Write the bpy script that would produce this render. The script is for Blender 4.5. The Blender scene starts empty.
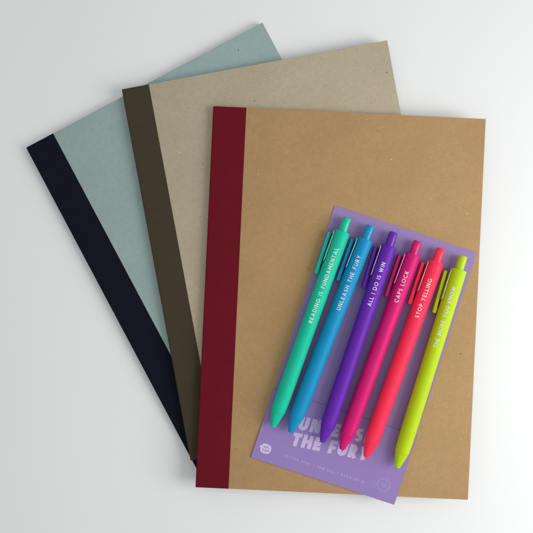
import bpy, bmesh, math, random
from mathutils import Vector, Matrix

random.seed(7)
PI = math.pi
scene = bpy.context.scene
COL = scene.collection
MM = 0.001

# ------------------------------------------------------------------ camera
H = 480.0            # camera height above the table, mm
F = 723.0            # focal length in photo pixels (533 px frame)
def at(px, py, z):
    """photo pixel -> point (mm) on the plane at height z"""
    k = (H - z) / F
    return ((px - 266.5) * k, (266.5 - py) * k)

cam_d = bpy.data.cameras.new('camera')
cam = bpy.data.objects.new('camera', cam_d)
COL.objects.link(cam)
cam.location = (0, 0, H * MM)
cam_d.sensor_width = 36
cam_d.lens = 36 * F / 533.0
cam_d.clip_start = 0.01
cam_d.clip_end = 50
scene.camera = cam

# ------------------------------------------------------------------ helpers
def tag(o, label=None, cat=None, group=None, kind=None):
    if label: o['label'] = label
    if cat: o['category'] = cat
    if group: o['group'] = group
    if kind: o['kind'] = kind
    return o

def empty(name, loc, rz=0.0):
    o = bpy.data.objects.new(name, None)
    o.empty_display_size = 0.01
    COL.objects.link(o)
    o.location = [c * MM for c in loc]
    o.rotation_euler = (0, 0, rz)
    return o

def build(name, verts, faces, mat, parent=None, smooth=False, bevel=0, seg=2, sharp=40):
    me = bpy.data.meshes.new(name)
    me.from_pydata([[c * MM for c in v] for v in verts], [], faces)
    bm = bmesh.new(); bm.from_mesh(me)
    if smooth or bevel:
        bmesh.ops.recalc_face_normals(bm, faces=bm.faces)
    if bevel:
        ed = [e for e in bm.edges if len(e.link_faces) == 2 and e.calc_face_angle(0) > math.radians(30)]
        bmesh.ops.bevel(bm, geom=ed, offset=bevel * MM, segments=seg, profile=0.5, affect='EDGES')
        smooth = True
    if smooth:
        for e in bm.edges:
            if len(e.link_faces) == 2 and e.calc_face_angle(0) > math.radians(sharp):
                e.smooth = False
        for f in bm.faces: f.smooth = True
    bm.to_mesh(me); bm.free()
    me.materials.append(mat)
    o = bpy.data.objects.new(name, me)
    COL.objects.link(o)
    if parent: o.parent = parent
    return o

def box(x0, x1, y0, y1, z0, z1):
    v = [(x0,y0,z0),(x1,y0,z0),(x1,y1,z0),(x0,y1,z0),(x0,y0,z1),(x1,y0,z1),(x1,y1,z1),(x0,y1,z1)]
    f = [(0,3,2,1),(4,5,6,7),(0,1,5,4),(1,2,6,5),(2,3,7,6),(3,0,4,7)]
    return v, f

def extrude_y(prof, y0, y1):
    """closed profile in xz swept along y"""
    n = len(prof)
    v = [(x, y0, z) for x, z in prof] + [(x, y1, z) for x, z in prof]
    f = [(i, (i+1) % n, (i+1) % n + n, i + n) for i in range(n)]
    f += [tuple(range(n))[::-1], tuple(range(n, 2*n))]
    return v, f

def extrude_x(prof, x0, x1):
    n = len(prof)
    v = [(x0, y, z) for y, z in prof] + [(x1, y, z) for y, z in prof]
    f = [(i, (i+1) % n, (i+1) % n + n, i + n) for i in range(n)]
    f += [tuple(range(n))[::-1], tuple(range(n, 2*n))]
    return v, f

def lathe(prof, n=64, rfun=None):
    """profile of (y, r) turned about the local y axis; r=0 closes"""
    v, f, rings = [], [], []
    for (y, r) in prof:
        if r < 1e-6:
            rings.append([len(v)]); v.append((0, y, 0))
        else:
            ids = []
            for i in range(n):
                a = 2 * PI * i / n
                rr = r if rfun is None else rfun(y, r, a)
                ids.append(len(v)); v.append((rr * math.sin(a), y, rr * math.cos(a)))
            rings.append(ids)
    for a, b in zip(rings, rings[1:]):
        for i in range(n):
            j = (i + 1) % n
            if len(a) == 1 and len(b) == 1: continue
            if len(a) == 1: f.append((a[0], b[i], b[j]))
            elif len(b) == 1: f.append((a[i], b[0], a[j]))
            else: f.append((a[i], b[i], b[j], a[j]))
    return v, f

# ------------------------------------------------------------------ materials
def lin(c):
    return tuple(((x/255.0) / 12.92 if x/255.0 <= 0.04045 else ((x/255.0 + 0.055) / 1.055) ** 2.4) for x in c)

class NT:
    def __init__(self, name):
        self.m = bpy.data.materials.new(name); self.m.use_nodes = True
        self.t = self.m.node_tree; self.t.nodes.clear()
        self.out = self.n('ShaderNodeOutputMaterial')
        self.b = self.n('ShaderNodeBsdfPrincipled')
        self.l(self.b.outputs[0], self.out.inputs[0])
        self.tc = self.n('ShaderNodeTexCoord').outputs['Object']
    def n(self, ty, **kw):
        x = self.t.nodes.new(ty)
        for k, v in kw.items(): setattr(x, k, v)
        return x
    def l(self, a, b): self.t.links.new(a, b)
    def val(self, sock, v):
        if hasattr(v, 'is_output') or isinstance(v, bpy.types.NodeSocket): self.l(v, sock)
        else: sock.default_value = v
    def math(self, op, a, b=0.0, c=0.0, clamp=False):
        x = self.n('ShaderNodeMath', operation=op); x.use_clamp = clamp
        for s, v in zip(x.inputs, (a, b, c)): self.val(s, v)
        return x.outputs[0]
    def noise(self, scale, detail=3, rough=0.55, vec=None, dist=0.0):
        x = self.n('ShaderNodeTexNoise')
        x.inputs['Scale'].default_value = scale; x.inputs['Detail'].default_value = detail
        x.inputs['Roughness'].default_value = rough; x.inputs['Distortion'].default_value = dist
        self.l(vec or self.tc, x.inputs['Vector'])
        return x.outputs[0]
    def mapping(self, scale=(1,1,1), rot=(0,0,0), loc=(0,0,0)):
        x = self.n('ShaderNodeMapping')
        x.inputs['Scale'].default_value = scale; x.inputs['Rotation'].default_value = rot
        x.inputs['Location'].default_value = loc
        self.l(self.tc, x.inputs['Vector']); return x.outputs[0]
    def ramp(self, f, a, b, lo=0.0, hi=1.0):
        x = self.n('ShaderNodeMapRange'); x.clamp = True
        for s, v in zip(x.inputs, (f, a, b, lo, hi)): self.val(s, v)
        return x.outputs[0]
    def mix(self, fac, a, b):
        x = self.n('ShaderNodeMix', data_type='RGBA')
        self.val(x.inputs[0], fac)
        for s, v in ((x.inputs[6], a), (x.inputs[7], b)):
            self.val(s, v if not isinstance(v, tuple) else (*v[:3], 1))
        return x.outputs[2]
    def bump(self, h, strength, dist):
        x = self.n('ShaderNodeBump'); x.inputs['Strength'].default_value = strength
        x.inputs['Distance'].default_value = dist
        self.l(h, x.inputs['Height']); self.l(x.outputs[0], self.b.inputs['Normal'])
    def set(self, **kw):
        for k, v in kw.items():
            s = self.b.inputs[k.replace('_', ' ')]
            self.val(s, (*v[:3], 1) if isinstance(v, tuple) and len(v) == 3 and s.type == 'RGBA' else v)

def mul(c, k): return tuple(x * k for x in c)

def board(name, base, dark_amt=0.8, light_amt=0.6, marks=(), mottling=0.10):
    """recycled paper board: mottled pulp, dark flecks, pale fibres"""
    t = NT(name)
    c = base
    m1 = t.ramp(t.noise(28, 4, 0.6), 0.3, 0.7)
    col = t.mix(m1, mul(c, 1 - mottling * 0.7), mul(c, 1 + mottling * 0.7))
    m2 = t.ramp(t.noise(340, 4, 0.65), 0.32, 0.68)
    col = t.mix(t.math('MULTIPLY', m2, 0.55), col, mul(c, 1 - mottling * 1.7))
    m3 = t.ramp(t.noise(900, 3, 0.7, dist=0.6), 0.5, 0.78)
    col = t.mix(t.math('MULTIPLY', m3, 0.4), col, mul(c, 1.35))
    # dark flecks and pale flecks, sparse and irregular
    for sc, thr, gate, cc, amt, rot in ((300, 0.13, 0.70, mul(c, 0.30), dark_amt, 0.3),
                                        (560, 0.20, 0.62, mul(c, 0.45), dark_amt * 0.8, 1.3),
                                        (420, 0.15, 0.70, tuple(min(1, x * 1.55 + 0.03) for x in c), light_amt, 2.1),
                                        (700, 0.22, 0.60, tuple(min(1, x * 1.6 + 0.03) for x in c), light_amt, 0.9)):
        v = t.n('ShaderNodeTexVoronoi'); v.inputs['Scale'].default_value = sc
        mp = t.mapping((1, 0.62, 1), (0, 0, rot), (rot, 0, 0))
        wob = t.n('ShaderNodeVectorMath', operation='ADD')
        nz = t.n('ShaderNodeTexNoise'); nz.inputs['Scale'].default_value = 1500
        t.l(t.tc, nz.inputs['Vector'])
        sc2 = t.n('ShaderNodeVectorMath', operation='SCALE'); sc2.inputs['Scale'].default_value = 0.0007
        t.l(nz.outputs['Color'], sc2.inputs[0]); t.l(mp, wob.inputs[0]); t.l(sc2.outputs[0], wob.inputs[1])
        t.l(wob.outputs[0], v.inputs['Vector'])
        sep = t.n('ShaderNodeSeparateColor'); t.l(v.outputs['Color'], sep.inputs[0])
        size = t.math('MULTIPLY', sep.outputs[1], thr)
        near = t.math('LESS_THAN', v.outputs['Distance'], size)
        g = t.math('GREATER_THAN', sep.outputs[0], gate)
        strength = t.math('MULTIPLY', sep.outputs[2], amt)
        col = t.mix(t.math('MULTIPLY', t.math('MULTIPLY', near, g), strength), col, cc)
    # long thin fibres
    for rot in (0.4, 1.5, 2.6):
        mp = t.mapping((260, 1500, 1), (0, 0, rot))
        f = t.ramp(t.noise(1.0, 2, 0.5, vec=mp, dist=0.8), 0.70, 0.76)
        col = t.mix(t.math('MULTIPLY', f, 0.25 * light_amt), col, mul(c, 1.7))
    # individual specks of the pulp, where this sheet has them (board coordinates, mm)
    for (mx, my, r, cc) in marks:
        d = t.n('ShaderNodeVectorMath', operation='DISTANCE')
        sx = t.n('ShaderNodeSeparateXYZ'); t.l(t.tc, sx.inputs[0])
        cb = t.n('ShaderNodeCombineXYZ'); t.l(sx.outputs[0], cb.inputs[0]); t.l(sx.outputs[1], cb.inputs[1])
        t.l(cb.outputs[0], d.inputs[0]); d.inputs[1].default_value = (mx * MM, my * MM, 0)
        wob = t.math('MULTIPLY', t.noise(900, 2), 0.5 * r * MM)
        dd = t.math('ADD', d.outputs['Value'], wob)
        k = t.ramp(dd, r * MM * 0.9, r * MM * 1.5, 1, 0)
        col = t.mix(t.math('MULTIPLY', k, 0.85), col, cc)
    t.set(Base_Color=col, Roughness=0.85)
    t.b.inputs['Specular IOR Level'].default_value = 0.15
    h = t.math('ADD', t.noise(1400, 4, 0.7), t.math('MULTIPLY', t.noise(250, 3), 1.5))
    t.bump(h, 0.35, 0.00012)
    return t.m

def cloth(name, c):
    """fine woven spine tape"""
    t = NT(name)
    sx = t.n('ShaderNodeSeparateXYZ'); t.l(t.tc, sx.inputs[0])
    u = t.math('SINE', t.math('MULTIPLY', sx.outputs[0], 2 * PI / 0.00042))
    v = t.math('SINE', t.math('MULTIPLY', sx.outputs[1], 2 * PI / 0.00047))
    w = t.math('MULTIPLY', u, v)
    n = t.ramp(t.noise(120, 4, 0.65), 0.3, 0.7)
    col = t.mix(n, mul(c, 0.94), mul(c, 1.06))
    col = t.mix(t.ramp(t.noise(2300, 2), 0.5, 0.85, 0, 0.35), col, mul(c, 1.8))
    col = t.mix(t.ramp(w, -1, 1, 0, 0.25), col, mul(c, 0.6))
    t.set(Base_Color=col, Roughness=0.85)
    t.b.inputs['Specular IOR Level'].default_value = 0.10
    t.bump(t.math('ADD', w, t.math('MULTIPLY', t.noise(900, 2), 2.0)), 0.3, 0.00005)
    return t.m

def pages_mat():
    t = NT('page_edges')
    sx = t.n('ShaderNodeSeparateXYZ'); t.l(t.tc, sx.inputs[0])
    s = t.math('SINE', t.math('MULTIPLY', sx.outputs[2], 2 * PI / 0.00022))
    col = t.mix(t.ramp(s, -1, 1, 0, 0.4), (0.80, 0.78, 0.73), (0.55, 0.53, 0.49))
    t.set(Base_Color=col, Roughness=0.9)
    t.bump(s, 0.3, 0.00005)
    return t.m

def plastic(name, c, rough=0.42, spec=0.45, fine=0.03):
    """soft-touch pen plastic: faint grain, uneven gloss"""
    t = NT(name)
    n = t.ramp(t.noise(90, 3), 0.3, 0.7)
    col = t.mix(n, mul(c, 0.97), mul(c, 1.03))
    t.set(Base_Color=col)
    t.l(t.ramp(t.noise(350, 4, 0.6), 0.3, 0.7, rough - 0.04, rough + 0.06), t.b.inputs['Roughness'])
    t.b.inputs['Specular IOR Level'].default_value = spec
    t.bump(t.noise(5200, 2), fine * 4, 0.00003)
    return t.m

def chrome():
    t = NT('polished_spring_steel')
    t.set(Base_Color=(0.62, 0.60, 0.63), Metallic=1.0)
    t.l(t.ramp(t.noise(500, 3), 0.3, 0.7, 0.2, 0.32), t.b.inputs['Roughness'])
    return t.m

def card_mat(name, c):
    t = NT(name)
    n = t.ramp(t.noise(60, 4), 0.3, 0.7)
    col = t.mix(n, mul(c, 0.975), mul(c, 1.025))
    col = t.mix(t.ramp(t.noise(1600, 3), 0.4, 0.8, 0, 0.12), col, mul(c, 1.25))
    t.set(Base_Color=col, Roughness=0.5)
    t.b.inputs['Specular IOR Level'].default_value = 0.42
    t.bump(t.noise(1200, 3), 0.10, 0.00006)
    return t.m

def ink(name, c, rough=0.5):
    t = NT(name)
    col = t.mix(t.ramp(t.noise(1800, 3), 0.35, 0.7), mul(c, 0.88), c)
    t.set(Base_Color=col, Roughness=rough)
    t.b.inputs['Specular IOR Level'].default_value = 0.4
    return t.m

def table_mat():
    t = NT('white_table_laminate')
    c = (0.770, 0.783, 0.785)
    n = t.ramp(t.noise(7, 5, 0.5), 0.3, 0.7)
    col = t.mix(n, mul(c, 0.985), mul(c, 1.0))
    col = t.mix(t.ramp(t.noise(700, 4, 0.7), 0.5, 0.85, 0, 0.10), col, mul(c, 0.86))
    t.set(Base_Color=col, Roughness=0.55)
    t.b.inputs['Specular IOR Level'].default_value = 0.35
    t.bump(t.noise(900, 3), 0.12, 0.00006)
    return t.m

# ------------------------------------------------------------------ lettering (own stroke alphabet)
def arc(cx, cy, rx, ry, a0, a1, n=14):
    return [(cx + rx * math.cos(math.radians(a0 + (a1-a0) * i / n)),
             cy + ry * math.sin(math.radians(a0 + (a1-a0) * i / n))) for i in range(n + 1)]

def glyph(ch, w):
    t = w / 2; T = 1 - t
    def bowl(y0, y1, x1, closed=True):    # right bowl starting at the stem, from y1 to y0
        r = (y1 - y0) / 2; cy = (y0 + y1) / 2
        return [(w, y1)] + arc(x1 - t - r if x1 - t - r > w else w, cy, min(r, x1 - t - w), r, 90, -90) + [(w, y0)]
    if ch == ' ': return [], 0.36
    if ch == 'A':
        W = 0.86; x = t * 1.15
        return [[(x, 0), (W/2, 1 - t * 0.4), (W - x, 0)], [(0.24, 0.29), (W - 0.24, 0.29)]], W
    if ch == 'B':
        return [[(t, 0), (t, 1)], bowl(0.5, T, 0.56), bowl(t, 0.5, 0.60)], 0.60
    if ch == 'C':
        r = 0.5 - t; return [arc(0.5, 0.5, r, r, 48, 312, 24)], 0.86
    if ch == 'D':
        return [[(t, 0), (t, 1)], [(w, T)] + arc(0.36, 0.5, 0.44 - t, 0.5 - t, 90, -90, 20) + [(w, t)]], 0.80
    if ch == 'E':
        return [[(t, 0), (t, 1)], [(w, T), (0.56, T)], [(w, 0.5), (0.50, 0.5)], [(w, t), (0.56, t)]], 0.56
    if ch == 'F':
        return [[(t, 0), (t, 1)], [(w, T), (0.55, T)], [(w, 0.48), (0.49, 0.48)]], 0.55
    if ch == 'G':
        r = 0.5 - t
        return [arc(0.5, 0.5, r, r, 46, 345, 24) + [(0.5 + r, 0.44)], [(0.52, 0.46), (0.98, 0.46)]], 0.98
    if ch == 'H':
        return [[(t, 0), (t, 1)], [(0.74 - t, 0), (0.74 - t, 1)], [(w, 0.5), (0.74 - w, 0.5)]], 0.74
    if ch == 'I': return [[(t, 0), (t, 1)]], w
    if ch == 'J':
        return [[(0.42 - t, 1), (0.42 - t, 0.28)] + arc(0.21, 0.24, 0.21 - t, 0.24 - t, 0, -150, 10)], 0.42
    if ch == 'K':
        return [[(t, 0), (t, 1)], [(0.66 - t * .4, 1), (w, 0.42)], [(w + 0.08, 0.58), (0.70 - t, 0)]], 0.68
    if ch == 'L': return [[(t, 0), (t, 1)], [(w, t), (0.52, t)]], 0.52
    if ch == 'M':
        W = 0.92
        return [[(t, 0), (t + 0.02, 1)], [(w * .9, 0.95), (W/2, 0.25), (W - w * .9, 0.95)], [(W - t - 0.02, 1), (W - t, 0)]], W
    if ch == 'N':
        return [[(t, 0), (t, 1)], [(w * .8, 0.96), (0.76 - w * .8, 0.04)], [(0.76 - t, 0), (0.76 - t, 1)]], 0.76
    if ch == 'O':
        r = 0.5 - t; return [arc(0.5, 0.5, r, r, 0, 360, 32)], 1.0
    if ch == 'P':
        return [[(t, 0), (t, 1)], bowl(0.42, T, 0.58)], 0.58
    if ch == 'R':
        return [[(t, 0), (t, 1)], bowl(0.44, T, 0.58), [(0.30, 0.42), (0.60 - t * .6, 0)]], 0.62
    if ch == 'S':
        W = 0.56; r = (W - w) / 2
        ry1 = (0.5 - t) / 2 + 0.0
        top = arc(W/2, 0.5 + ry1, r * .94, ry1, 35, 270, 16)
        bot = arc(W/2, 0.5 - ry1, r, ry1, 90, -150, 16)
        return [top + bot[1:]], W
    if ch == 'T': return [[(0.32, 0), (0.32, 1 - w)], [(0, T), (0.64, T)]], 0.64
    if ch == 'U':
        W = 0.70; r = W/2 - t
        return [[(t, 1), (t, 0.34)] + arc(W/2, 0.34, r, 0.34 - t, 180, 360, 16) + [(W - t, 1)]], W
    if ch == 'W':
        W = 1.16; x = t * 1.1
        return [[(x, 1), (0.33, t * .6), (W/2, 0.92), (W - 0.33, t * .6), (W - x, 1)]], W
    if ch == 'Y':
        W = 0.78; x = t * 1.15
        return [[(x, 1), (W/2, 0.44), (W - x, 1)], [(W/2, 0.46), (W/2, 0)]], W
    if ch == '|': return [[(t * .6, -0.05), (t * .6, 1.05)]], w * .6
    if ch == '1': return [[(0.24, 0), (0.24, 1)], [(0.0, 0.74), (0.20, 0.93)]], 0.32
    if ch == '6':
        return [arc(0.3, 0.32, 0.3 - t, 0.32 - t, 0, 360, 20), [(t + .02, 0.36), (0.40, 1)]], 0.6
    return [], 0.4

def ribbon(pts, w, maxseg=0.14):
    """offset polyline -> list of (left, right) points, mitred, finely cut"""
    q = [pts[0]]
    for a, b in zip(pts, pts[1:]):
        d = math.dist(a, b); n = max(1, math.ceil(d / maxseg))
        for i in range(1, n + 1):
            q.append((a[0] + (b[0]-a[0]) * i / n, a[1] + (b[1]-a[1]) * i / n))
    out = []
    closed = math.dist(q[0], q[-1]) < 1e-6
    for i, p in enumerate(q):
        pa = q[i-1] if i > 0 else (q[-2] if closed else None)
        pb = q[i+1] if i < len(q)-1 else (q[1] if closed else None)
        ds = []
        if pa: d = math.dist(pa, p) or 1; ds.append(((p[0]-pa[0]) / d, (p[1]-pa[1]) / d))
        if pb: d = math.dist(p, pb) or 1; ds.append(((pb[0]-p[0]) / d, (pb[1]-p[1]) / d))
        if len(ds) == 1: nx, ny, k = -ds[0][1], ds[0][0], 1
        else:
            nx, ny = -(ds[0][1] + ds[1][1]), ds[0][0] + ds[1][0]
            l = math.hypot(nx, ny) or 1; nx /= l; ny /= l
            k = 1 / max(0.45, nx * -ds[1][1] + ny * ds[1][0])
        out.append(((p[0] + nx * w/2 * k, p[1] + ny * w/2 * k), (p[0] - nx * w/2 * k, p[1] - ny * w/2 * k)))
    return out

def text_strips(s, cap, w, track, length=None):
    """-> strips in (u, v) mm, starting at u=0; stretched tracking to fit length"""
    adv = [glyph(c, w)[1] for c in s]
    if length: track = (length / cap - sum(adv)) / (len(s) - 1)
    strips, u = [], 0.0
    for c, a in zip(s, adv):
        for st in glyph(c, w)[0]:
            strips.append([((l[0] + u) * cap, l[1] * cap, (r[0] + u) * cap, r[1] * cap) for l, r in ribbon(st, w)])
        u += a + track
    return strips, (u - track) * cap

def strips_mesh(name, strips, mapf, mat, parent):
    """mapf(u, v, lift) -> xyz; every stroke gets its own tiny lift"""
    v, f = [], []
    for k, st in enumerate(strips):
        lift = 0.006 * (k % 4)
        base = len(v)
        for i, (a, b, c, d) in enumerate(st):
            v.append(mapf(a, b, lift + 0.0004 * i)); v.append(mapf(c, d, lift + 0.0004 * i + 0.0006))
        for i in range(len(st) - 1):
            f.append((base + 2*i, base + 2*i + 1, base + 2*i + 3, base + 2*i + 2))
    return build(name, v, f, mat, parent)

# ------------------------------------------------------------------ table
tv, tf = box(-900, 900, -700, 700, -25, 0)
table = build('table_surface', tv, tf, table_mat(), bevel=3, seg=3)
tag(table, 'smooth white table top under the notebooks', 'table', kind='structure')

# ------------------------------------------------------------------ notebooks
PAGE = pages_mat()
NW, NL, NT_ = 176.0, 246.0, 4.6
def notebook(px, py, ang, z, tape_w, board_m, tape_m, label, L=NL):
    x, y = at(px, py, z + NT_)
    r = empty('notebook', (x, y, z), math.radians(ang))      # origin: spine corner at the head
    tag(r, label, 'notebook', 'softcover notebooks fanned out in a stack')
    c = 0.6                                                  # board thickness
    # page block
    v, f = box(1.0, NW - 0.25, -L + 0.15, -0.15, 0.12 + c, NT_ - 0.12 - c)
    build('pages', v, f, PAGE, r)
    for nm, z0, z1 in (('back_cover', 0.12, 0.12 + c), ('front_cover', NT_ - 0.12 - c, NT_ - 0.12)):
        v, f = box(0.75, NW, -L, 0, z0, z1)
        build(nm, v, f, board_m, r, bevel=0.12, seg=2)
    # tape: U shaped, wraps the rounded spine
    th = 0.12; R = 0.9
    outer, inner = [], []
    outer.append((tape_w, NT_)); inner.append((tape_w, NT_ - th))
    for i in range(7):
        a = math.radians(90 + 90 * i / 6)
        outer.append((R + R * math.cos(a), NT_ - R + R * math.sin(a)))
        inner.append((R + (R-th) * math.cos(a), NT_ - R + (R-th) * math.sin(a)))
    for i in range(7):
        a = math.radians(180 + 90 * i / 6)
        outer.append((R + R * math.cos(a), R + R * math.sin(a)))
        inner.append((R + (R-th) * math.cos(a), R + (R-th) * math.sin(a)))
    outer.append((tape_w, 0)); inner.append((tape_w, th))
    outer = [(a, max(b, 0.0)) for a, b in outer]
    prof = outer + inner[::-1]
    v, f = extrude_y(prof, -L - 0.03, 0.03)
    n = len(prof); f = f[:n]                                 # end caps as quads, not one n-gon
    m = len(outer)
    for i in range(m - 1):
        j0, j1 = 2*m - 1 - i, 2*m - 2 - i
        f.append((i, i+1, j1, j0)); f.append((i + n, j0 + n, j1 + n, i + 1 + n))
    build('spine_tape', v, f, tape_m, r, smooth=True, sharp=50)
    return r

def board_pt(px, py, cx, cy, ang, z):
    """photo pixel -> coordinates on that notebook's board (mm)"""
    x0, y0 = at(cx, cy, z); x, y = at(px, py, z)
    a = -math.radians(ang); dx, dy = x - x0, y - y0
    return dx * math.cos(a) - dy * math.sin(a), dx * math.sin(a) + dy * math.cos(a)

blue_c, beige_c, red_c = (25.9, 147.8, 27.95), (121.5, 89.4, 10.5), (213.2, 106.1, -2.68)
mb = [(*board_pt(238.3, 50.0, *blue_c, NT_), 0.42, (0.03, 0.035, 0.035))]
mg = [(*board_pt(386.8, 72.6, *beige_c, 2*NT_), 0.45, (0.06, 0.05, 0.04)),
      (*board_pt(254.5, 100.9, *beige_c, 2*NT_), 0.4, (0.09, 0.06, 0.06)),
      (*board_pt(203, 163.5, *beige_c, 2*NT_), 0.4, (0.12, 0.07, 0.07)),
      (*board_pt(179.5, 152.5, *beige_c, 2*NT_), 0.45, (0.62, 0.58, 0.48))]
mk = [(*board_pt(460.6, 353.8, *red_c, 3*NT_), 0.42, (0.05, 0.035, 0.025)),
      (*board_pt(235.8, 449.0, *red_c, 3*NT_), 0.3, (0.12, 0.05, 0.03)),
      (*board_pt(467.3, 214.0, *red_c, 3*NT_), 0.4, (0.66, 0.5, 0.33)),
      (*board_pt(391.2, 159.5, *red_c, 3*NT_), 0.4, (0.62, 0.5, 0.33)),
      (*board_pt(258, 174.5, *red_c, 3*NT_), 0.4, (0.6, 0.48, 0.32))]
teal_board = board('grey_green_board', (0.300, 0.398, 0.385), 0.28, 0.22, mb, 0.07)
grey_board = board('grey_beige_board', (0.432, 0.370, 0.265), 0.6, 0.45, mg, 0.09)
kraft_board = board('brown_kraft_board', (0.408, 0.255, 0.120), 0.5, 0.5, mk, 0.10)

notebook(*blue_c, 0.0, 20.2, teal_board, cloth('navy_cloth', (0.005, 0.0065, 0.014)),
         'grey green notebook with a navy blue spine, lowest of the fanned stack')
notebook(*beige_c, NT_, 18.0, grey_board, cloth('olive_cloth', (0.053, 0.041, 0.026)),
         'grey beige notebook with a dark olive brown spine, middle of the stack', 245.8)
notebook(*red_c, 2*NT_, 21.4, kraft_board, cloth('maroon_cloth', (0.132, 0.0055, 0.014)),
         'brown kraft notebook with a dark red spine, on top of the stack under the pens')
ZT = 3 * NT_                      # top of the red notebook

# ------------------------------------------------------------------ purple pen card
CW, CH, CT = 96.5, 171.2, 0.42
PURP = (0.265, 0.180, 0.440)
cm = card_mat('lilac_card', PURP)
cb = card_mat('lilac_card_inside', (0.270, 0.190, 0.425))
pale = ink('pale_lilac_ink', (0.56, 0.47, 0.72), 0.42)
pale2 = ink('faint_lilac_ink', (0.44, 0.35, 0.62), 0.42)
bx, by = at(251.4, 457.6, ZT + CT)
KRAFT_LIFT = 0.0
card = empty('pen_card', (bx, by, ZT - 0.12 + 0.01), math.radians(-18.3))   # origin: lower left corner
tag(card, 'lilac purple backing card with a folded printed flap, lying under the six pens', 'backing card')
v, f = box(0, CW, 0.5, CH, 0, CT)
build('card_back', v, f, cb, card, bevel=0.06, seg=1)
# folded flap: comes round the bottom edge and lies on the card
fh = 46.8
prof = []
g = 0.10; z1 = CT + g; rr = (CT + g + CT) / 2
prof_o = [(fh, z1 + CT)]
prof_i = [(fh, z1)]
for i in range(9):
    a = math.radians(90 + 90 * i / 8)
    prof_o.append((0.45 + 0.45 * math.cos(a), (z1 + CT) - 0.47 + 0.47 * math.sin(a)))
    prof_i.append((0.45 + 0.03 * math.cos(a), z1 - 0.05 + 0.05 * math.sin(a)))
prof_o += [(0.0, 0.0), (0.45, 0.0)]; prof_i += [(0.42, 0.2), (0.45, 0.01)]
prof = prof_o + prof_i[::-1]
v, f = extrude_x(prof, -0.3, CW + 0.3)
n = len(prof); f = f[:n]; m = len(prof_o)
for i in range(m - 1):
    j0, j1 = 2*m - 1 - i, 2*m - 2 - i
    f.append((i, i+1, j1, j0)); f.append((i + n, j0 + n, j1 + n, i + 1 + n))
flap = build('front_flap', v, f, cm, card, smooth=True, sharp=35)
FZ = z1 + CT
def flat(u0, v0):
    return lambda u, v, lift: (u0 + u, v0 + v, FZ + 0.02 + lift)
for s, u0, v0, L in (('UNLEASH', 22.3, 26.7, 49.4), ('THE FURY', 21.2, 15.5, 50.2)):
    st, _ = text_strips(s, 8.8, 0.285, 0.1, L)          # the headline climbs across the card, its stems upright
    strips_mesh('headline_lettering', st, lambda u, v, l, u0=u0, v0=v0: (u0 + u, v0 + v + 0.1175 * u, FZ + 0.02 + l), pale, flap)
st, _ = text_strips('JOTTER PENS | 1MM GEL | PACK OF 6', 1.55, 0.2, 0.2, 54.0)
strips_mesh('small_print', st, flat(19.3, 7.15), pale2, flap)
# speech-bubble emblem
def blob(name, pts, z, mat, parent):
    cx = sum(p[0] for p in pts) / len(pts); cy = sum(p[1] for p in pts) / len(pts)
    vv = [(cx, cy, z)] + [(x, y, z) for x, y in pts]
    ff = [(0, i + 1, (i + 1) % len(pts) + 1) for i in range(len(pts))]
    return build(name, vv, ff, mat, parent)
ex, ey = 7.0, 8.4
bub = []
for i in range(48):
    a = 2 * PI * i / 48
    r = 3.3 * (abs(math.cos(a)) ** 2.9 + abs(math.sin(a)) ** 2.9) ** (-1 / 2.9) + 0.1 * math.cos(3 * a)
    d = abs((math.degrees(a) - 172 + 180) % 360 - 180)
    if d < 20: r += 1.15 * (1 - d / 20)
    bub.append((ex + 1.03 * r * math.cos(a), ey + 0.97 * r * math.sin(a)))
logo = blob('emblem', bub, FZ + 0.02, ink('emblem_ink', (0.60, 0.52, 0.74), 0.42), flap)
st, _ = text_strips('OH', 1.5, 0.2, 0.2, 3.0)
s2, _ = text_strips('SUP', 1.6, 0.2, 0.2, 4.3)
strips_mesh('emblem_lettering', st, lambda u, v, l: (ex - 1.7 + u, ey + 0.35 + v, FZ + 0.04 + l), cm, logo)
strips_mesh('emblem_lettering', s2, lambda u, v, l: (ex - 2.0 + u, ey - 1.9 + v, FZ + 0.04 + l), cm, logo)
# round stamp: small marks on a ring, a little face inside
sx_, sy_ = 86.3, 10.3
ring = []
word = 'MADE TO WRITE AND MADE TO LAST '
ring_strips = []
rng = random.Random(3)
for k in range(26):
    if k in (12, 25): continue
    a0 = 90 - k * 360 / 26
    cs = ['I', 'L', 'C', 'T', 'U', 'N'][rng.randrange(6)]
    gs, gw = glyph(cs, 0.24)
    for stt in gs:
        rr_ = []
        for l, r in ribbon(stt, 0.24):
            q = []
            for (gx, gy) in (l, r):
                rad = 3.55 + gy * 0.85; ang = math.radians(a0) - (gx - gw/2) * 0.85 / 3.9
                q += [sx_ + rad * math.cos(ang), sy_ + rad * math.sin(ang)]
            rr_.append(tuple(q))
        ring_strips.append(rr_)
stamp = strips_mesh('round_stamp', ring_strips, lambda u, v, l: (u, v, FZ + 0.02 + l), pale2, flap)
face = []
for (dx, dy, r) in ((-1.0, 0.55, 0.42), (1.0, 0.55, 0.42)):
    c = arc(sx_ + dx, sy_ + dy, r, r, 0, 360, 14)
    face.append([(x, y, x * .5 + (sx_+dx) * .5, y * .5 + (sy_+dy) * .5) for x, y in c])
c = arc(sx_, sy_ - 0.1, 1.5, 1.2, 200, 340, 12)
face.append([(x, y, sx_ + (x - sx_) * 0.78, sy_ - .1 + (y - sy_ + .1) * 0.78) for x, y in c])
strips_mesh('stamp_face', face, lambda u, v, l: (u, v, FZ + 0.02 + l), pale2, stamp)

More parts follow.
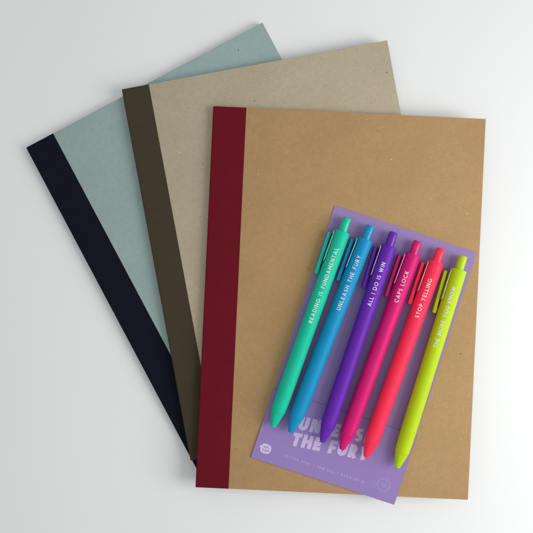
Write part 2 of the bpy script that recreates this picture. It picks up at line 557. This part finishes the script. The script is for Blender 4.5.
# ------------------------------------------------------------------ pens
STEEL = chrome()
WHITE_INK = ink('white_pad_print', (0.78, 0.80, 0.80), 0.45)
NIB = None
RB = 4.97
Z_CARD = ZT - 0.12 + 0.01 + CT
Z_FLAP = ZT - 0.12 + 0.01 + FZ + 0.03
def pen(name_c, top, tip, colour, words, tlen, label, tstart=11.5):
    za = Z_CARD + RB
    x0, y0 = at(*top, za); x1, y1 = at(*tip, za + 0.6)
    ang = math.atan2(x1 - x0, -(y1 - y0))            # local -y points from barrel top to tip
    r = empty('pen', (x0, y0, za), ang)
    tilt = math.atan2(Z_FLAP - Z_CARD, 106.0)
    r.rotation_euler = (-tilt, 0, ang)
    tag(r, label, 'pen', 'click pens lying side by side on the purple card')
    body = plastic(name_c + '_soft_plastic', colour, 0.50, 0.22)
    gloss = plastic(name_c + '_gloss_plastic', colour, 0.26, 0.35, 0.01)
    # barrel
    prof = [(-1.5, 0.0), (-1.5, 2.9), (-0.35, 3.0), (0, 3.3), (0.0, 4.45), (-0.12, RB - 0.12), (-0.45, RB)]
    prof += [(-6, RB + .03), (-20, RB + .03), (-60, RB), (-106, RB), (-110, RB - 0.04), (-114, RB - 0.12), (-118, RB - 0.25),
             (-121.2, RB - 0.40), (-121.32, RB - 0.42), (-121.33, 4.0), (-121.32, 0.0)]
    v, f = lathe(prof[::-1], 96)
    build('barrel', v, f, body, r, smooth=True, sharp=35)
    # tip cone with a little flat nose and the opening for the point
    tp = [(-121.34, 0.0), (-121.34, RB - 0.43), (-121.6, RB - 0.43), (-121.9, 4.32)]
    for i in range(1, 9):
        q = i / 8
        tp.append((-121.9 - 9.6 * q, 4.32 - (4.32 - 1.85) * (q ** 1.08)))
    tp += [(-131.85, 1.68), (-132.0, 1.4), (-132.0, 0.7), (-131.0, 0.62), (-131.0, 0.0)]
    def facet(y, rad, a):                            # three faint flats on the grip cone
        if y > -121.95 or y < -131.6: return rad
        return rad * (1 - 0.045 * max(0.0, math.cos(3 * a)) ** 2)
    v, f = lathe(tp[::-1], 72, facet)
    build('tip', v, f, body, r, smooth=True, sharp=30)
    # push button, ribbed
    bp = [(9.2, 0.0), (9.2, 2.1), (9.05, 2.5), (8.7, 2.72), (4.0, 2.82), (0.5, 2.88), (-1.45, 2.88), (-1.45, 0)]
    def rib(y, rad, a):
        return rad - (0.07 * (0.5 + 0.5 * math.cos(12 * a)) if rad > 2.6 else 0)
    v, f = lathe(bp[::-1], 112, rib)
    build('button', v, f, gloss, r, smooth=True, sharp=45)
    # clip: steel plate along the barrel, coloured blade seen on edge outside it
    pl = []
    R = 1.3; y0c, y1c, zz = -0.8, -21.8, 2.6
    for cyy, czz, a0 in ((y0c - R, zz - R, 0), (y1c + R, zz - R, 90), (y1c + R, -zz + R, 180), (y0c - R, -zz + R, 270)):
        for i in range(7):
            a = math.radians(a0 + 15 * i)
            pl.append((cyy + R * math.cos(a), czz + R * math.sin(a)))
    # the plate leans: its lower edge stands further out from the barrel
    def lean(x, z): return x - 0.95 * (zz - z) / (2 * zz)
    v, f = extrude_x(pl, -5.40, -5.06)
    v = [(lean(x, z), y, z) for x, y, z in v]
    build('clip_spring', v, f, STEEL, r, bevel=0.12, seg=3)
    v, f = box(-7.0, -5.8, -17.5, -11.5, -2.6, -1.3)
    sp = build('clip_bridge', v, f, body, r, bevel=0.2, seg=2)
    CZ = -2.15
    bl = [(-6.75, -3.0), (-6.5, -3.4), (-6.05, -26.0), (-5.6, -28.2), (-5.55, -30.2), (-6.0, -31.0),
          (-7.6, -31.0), (-8.0, -30.4), (-8.7, -3.4), (-8.5, -3.0)]
    vv = [(x, y, CZ - 2.3) for x, y in bl] + [(x, y, CZ + 2.3) for x, y in bl]
    k = len(bl)
    ff = [(i, (i+1) % k, (i+1) % k + k, i + k) for i in range(k)] + [tuple(range(k))[::-1], tuple(range(k, 2*k))]
    build('clip', vv, ff, body, r, bevel=0.28, seg=3)
    # printed words, wrapped round the barrel
    th0 = math.atan2(((top[0] + tip[0]) / 2 - 266.5), F) * 0.9
    cap = 2.5
    st, L = text_strips(words, cap, 0.15, 0.2, tlen)
    def wrap(u, v_, lift):
        a = (v_ - cap / 2) / RB + th0
        rad = RB + 0.045 + lift
        return (-rad * math.sin(a), -tstart - tlen + u, rad * math.cos(a))
    strips_mesh('lettering', st, wrap, WHITE_INK, r)
    return r

pen('green', (342.5, 231.5), (272.5, 427.2), (0.002, 0.490, 0.315), 'READING IS FUNDAMENTAL', 50.0,
    'mint green click pen printed with READING IS FUNDAMENTAL, at the card edge')
pen('blue', (365.4, 239.1), (290.3, 432.4), (0.001, 0.250, 0.500), 'UNLEASH THE FURY', 36.8,
    'bright blue click pen printed with UNLEASH THE FURY')
pen('purple', (389.1, 245.8), (322.3, 441.8), (0.122, 0.014, 0.370), 'ALL I DO IS WIN', 29.0,
    'deep purple click pen printed with ALL I DO IS WIN')
pen('magenta', (412.9, 254.7), (341.7, 449.4), (0.600, 0.004, 0.150), 'CAPS LOCK', 20.8,
    'dark pink magenta click pen printed with CAPS LOCK')
pen('coral', (436.2, 262.1), (365.7, 457.6), (0.960, 0.026, 0.085), 'STOP YELLING', 26.0,
    'neon coral red click pen printed with STOP YELLING')
pen('lime', (458.9, 269.7), (396.7, 468.4), (0.430, 0.600, 0.003), 'THE MORE YOU KNOW', 40.2,
    'lime yellow click pen printed with THE MORE YOU KNOW')

# ------------------------------------------------------------------ light
def area(name, loc, target, sx, sy, power, col):
    d = bpy.data.lights.new(name, 'AREA'); d.shape = 'RECTANGLE'
    d.size, d.size_y, d.energy, d.color = sx, sy, power, col
    o = bpy.data.objects.new(name, d); COL.objects.link(o)
    o.location = loc
    o.rotation_euler = (Vector(target) - Vector(loc)).to_track_quat('-Z', 'Y').to_euler()
    return o
area('window_light', (0.60, -0.10, 0.43), (0.0, 0.0, 0.0), 0.40, 0.50, 4.1, (1.0, 0.99, 0.965))
w = bpy.data.worlds.new('World'); scene.world = w; w.use_nodes = True
bg = w.node_tree.nodes['Background']
bg.inputs[0].default_value = (0.972, 0.988, 0.992, 1); bg.inputs[1].default_value = 0.625

scene.view_settings.view_transform = 'Standard'
scene.view_settings.look = 'None'
scene.view_settings.gamma = 1
scene.view_settings.exposure = 0
scene.render.engine = 'CYCLES'
scene.cycles.max_bounces = 10
scene.cycles.diffuse_bounces = 6
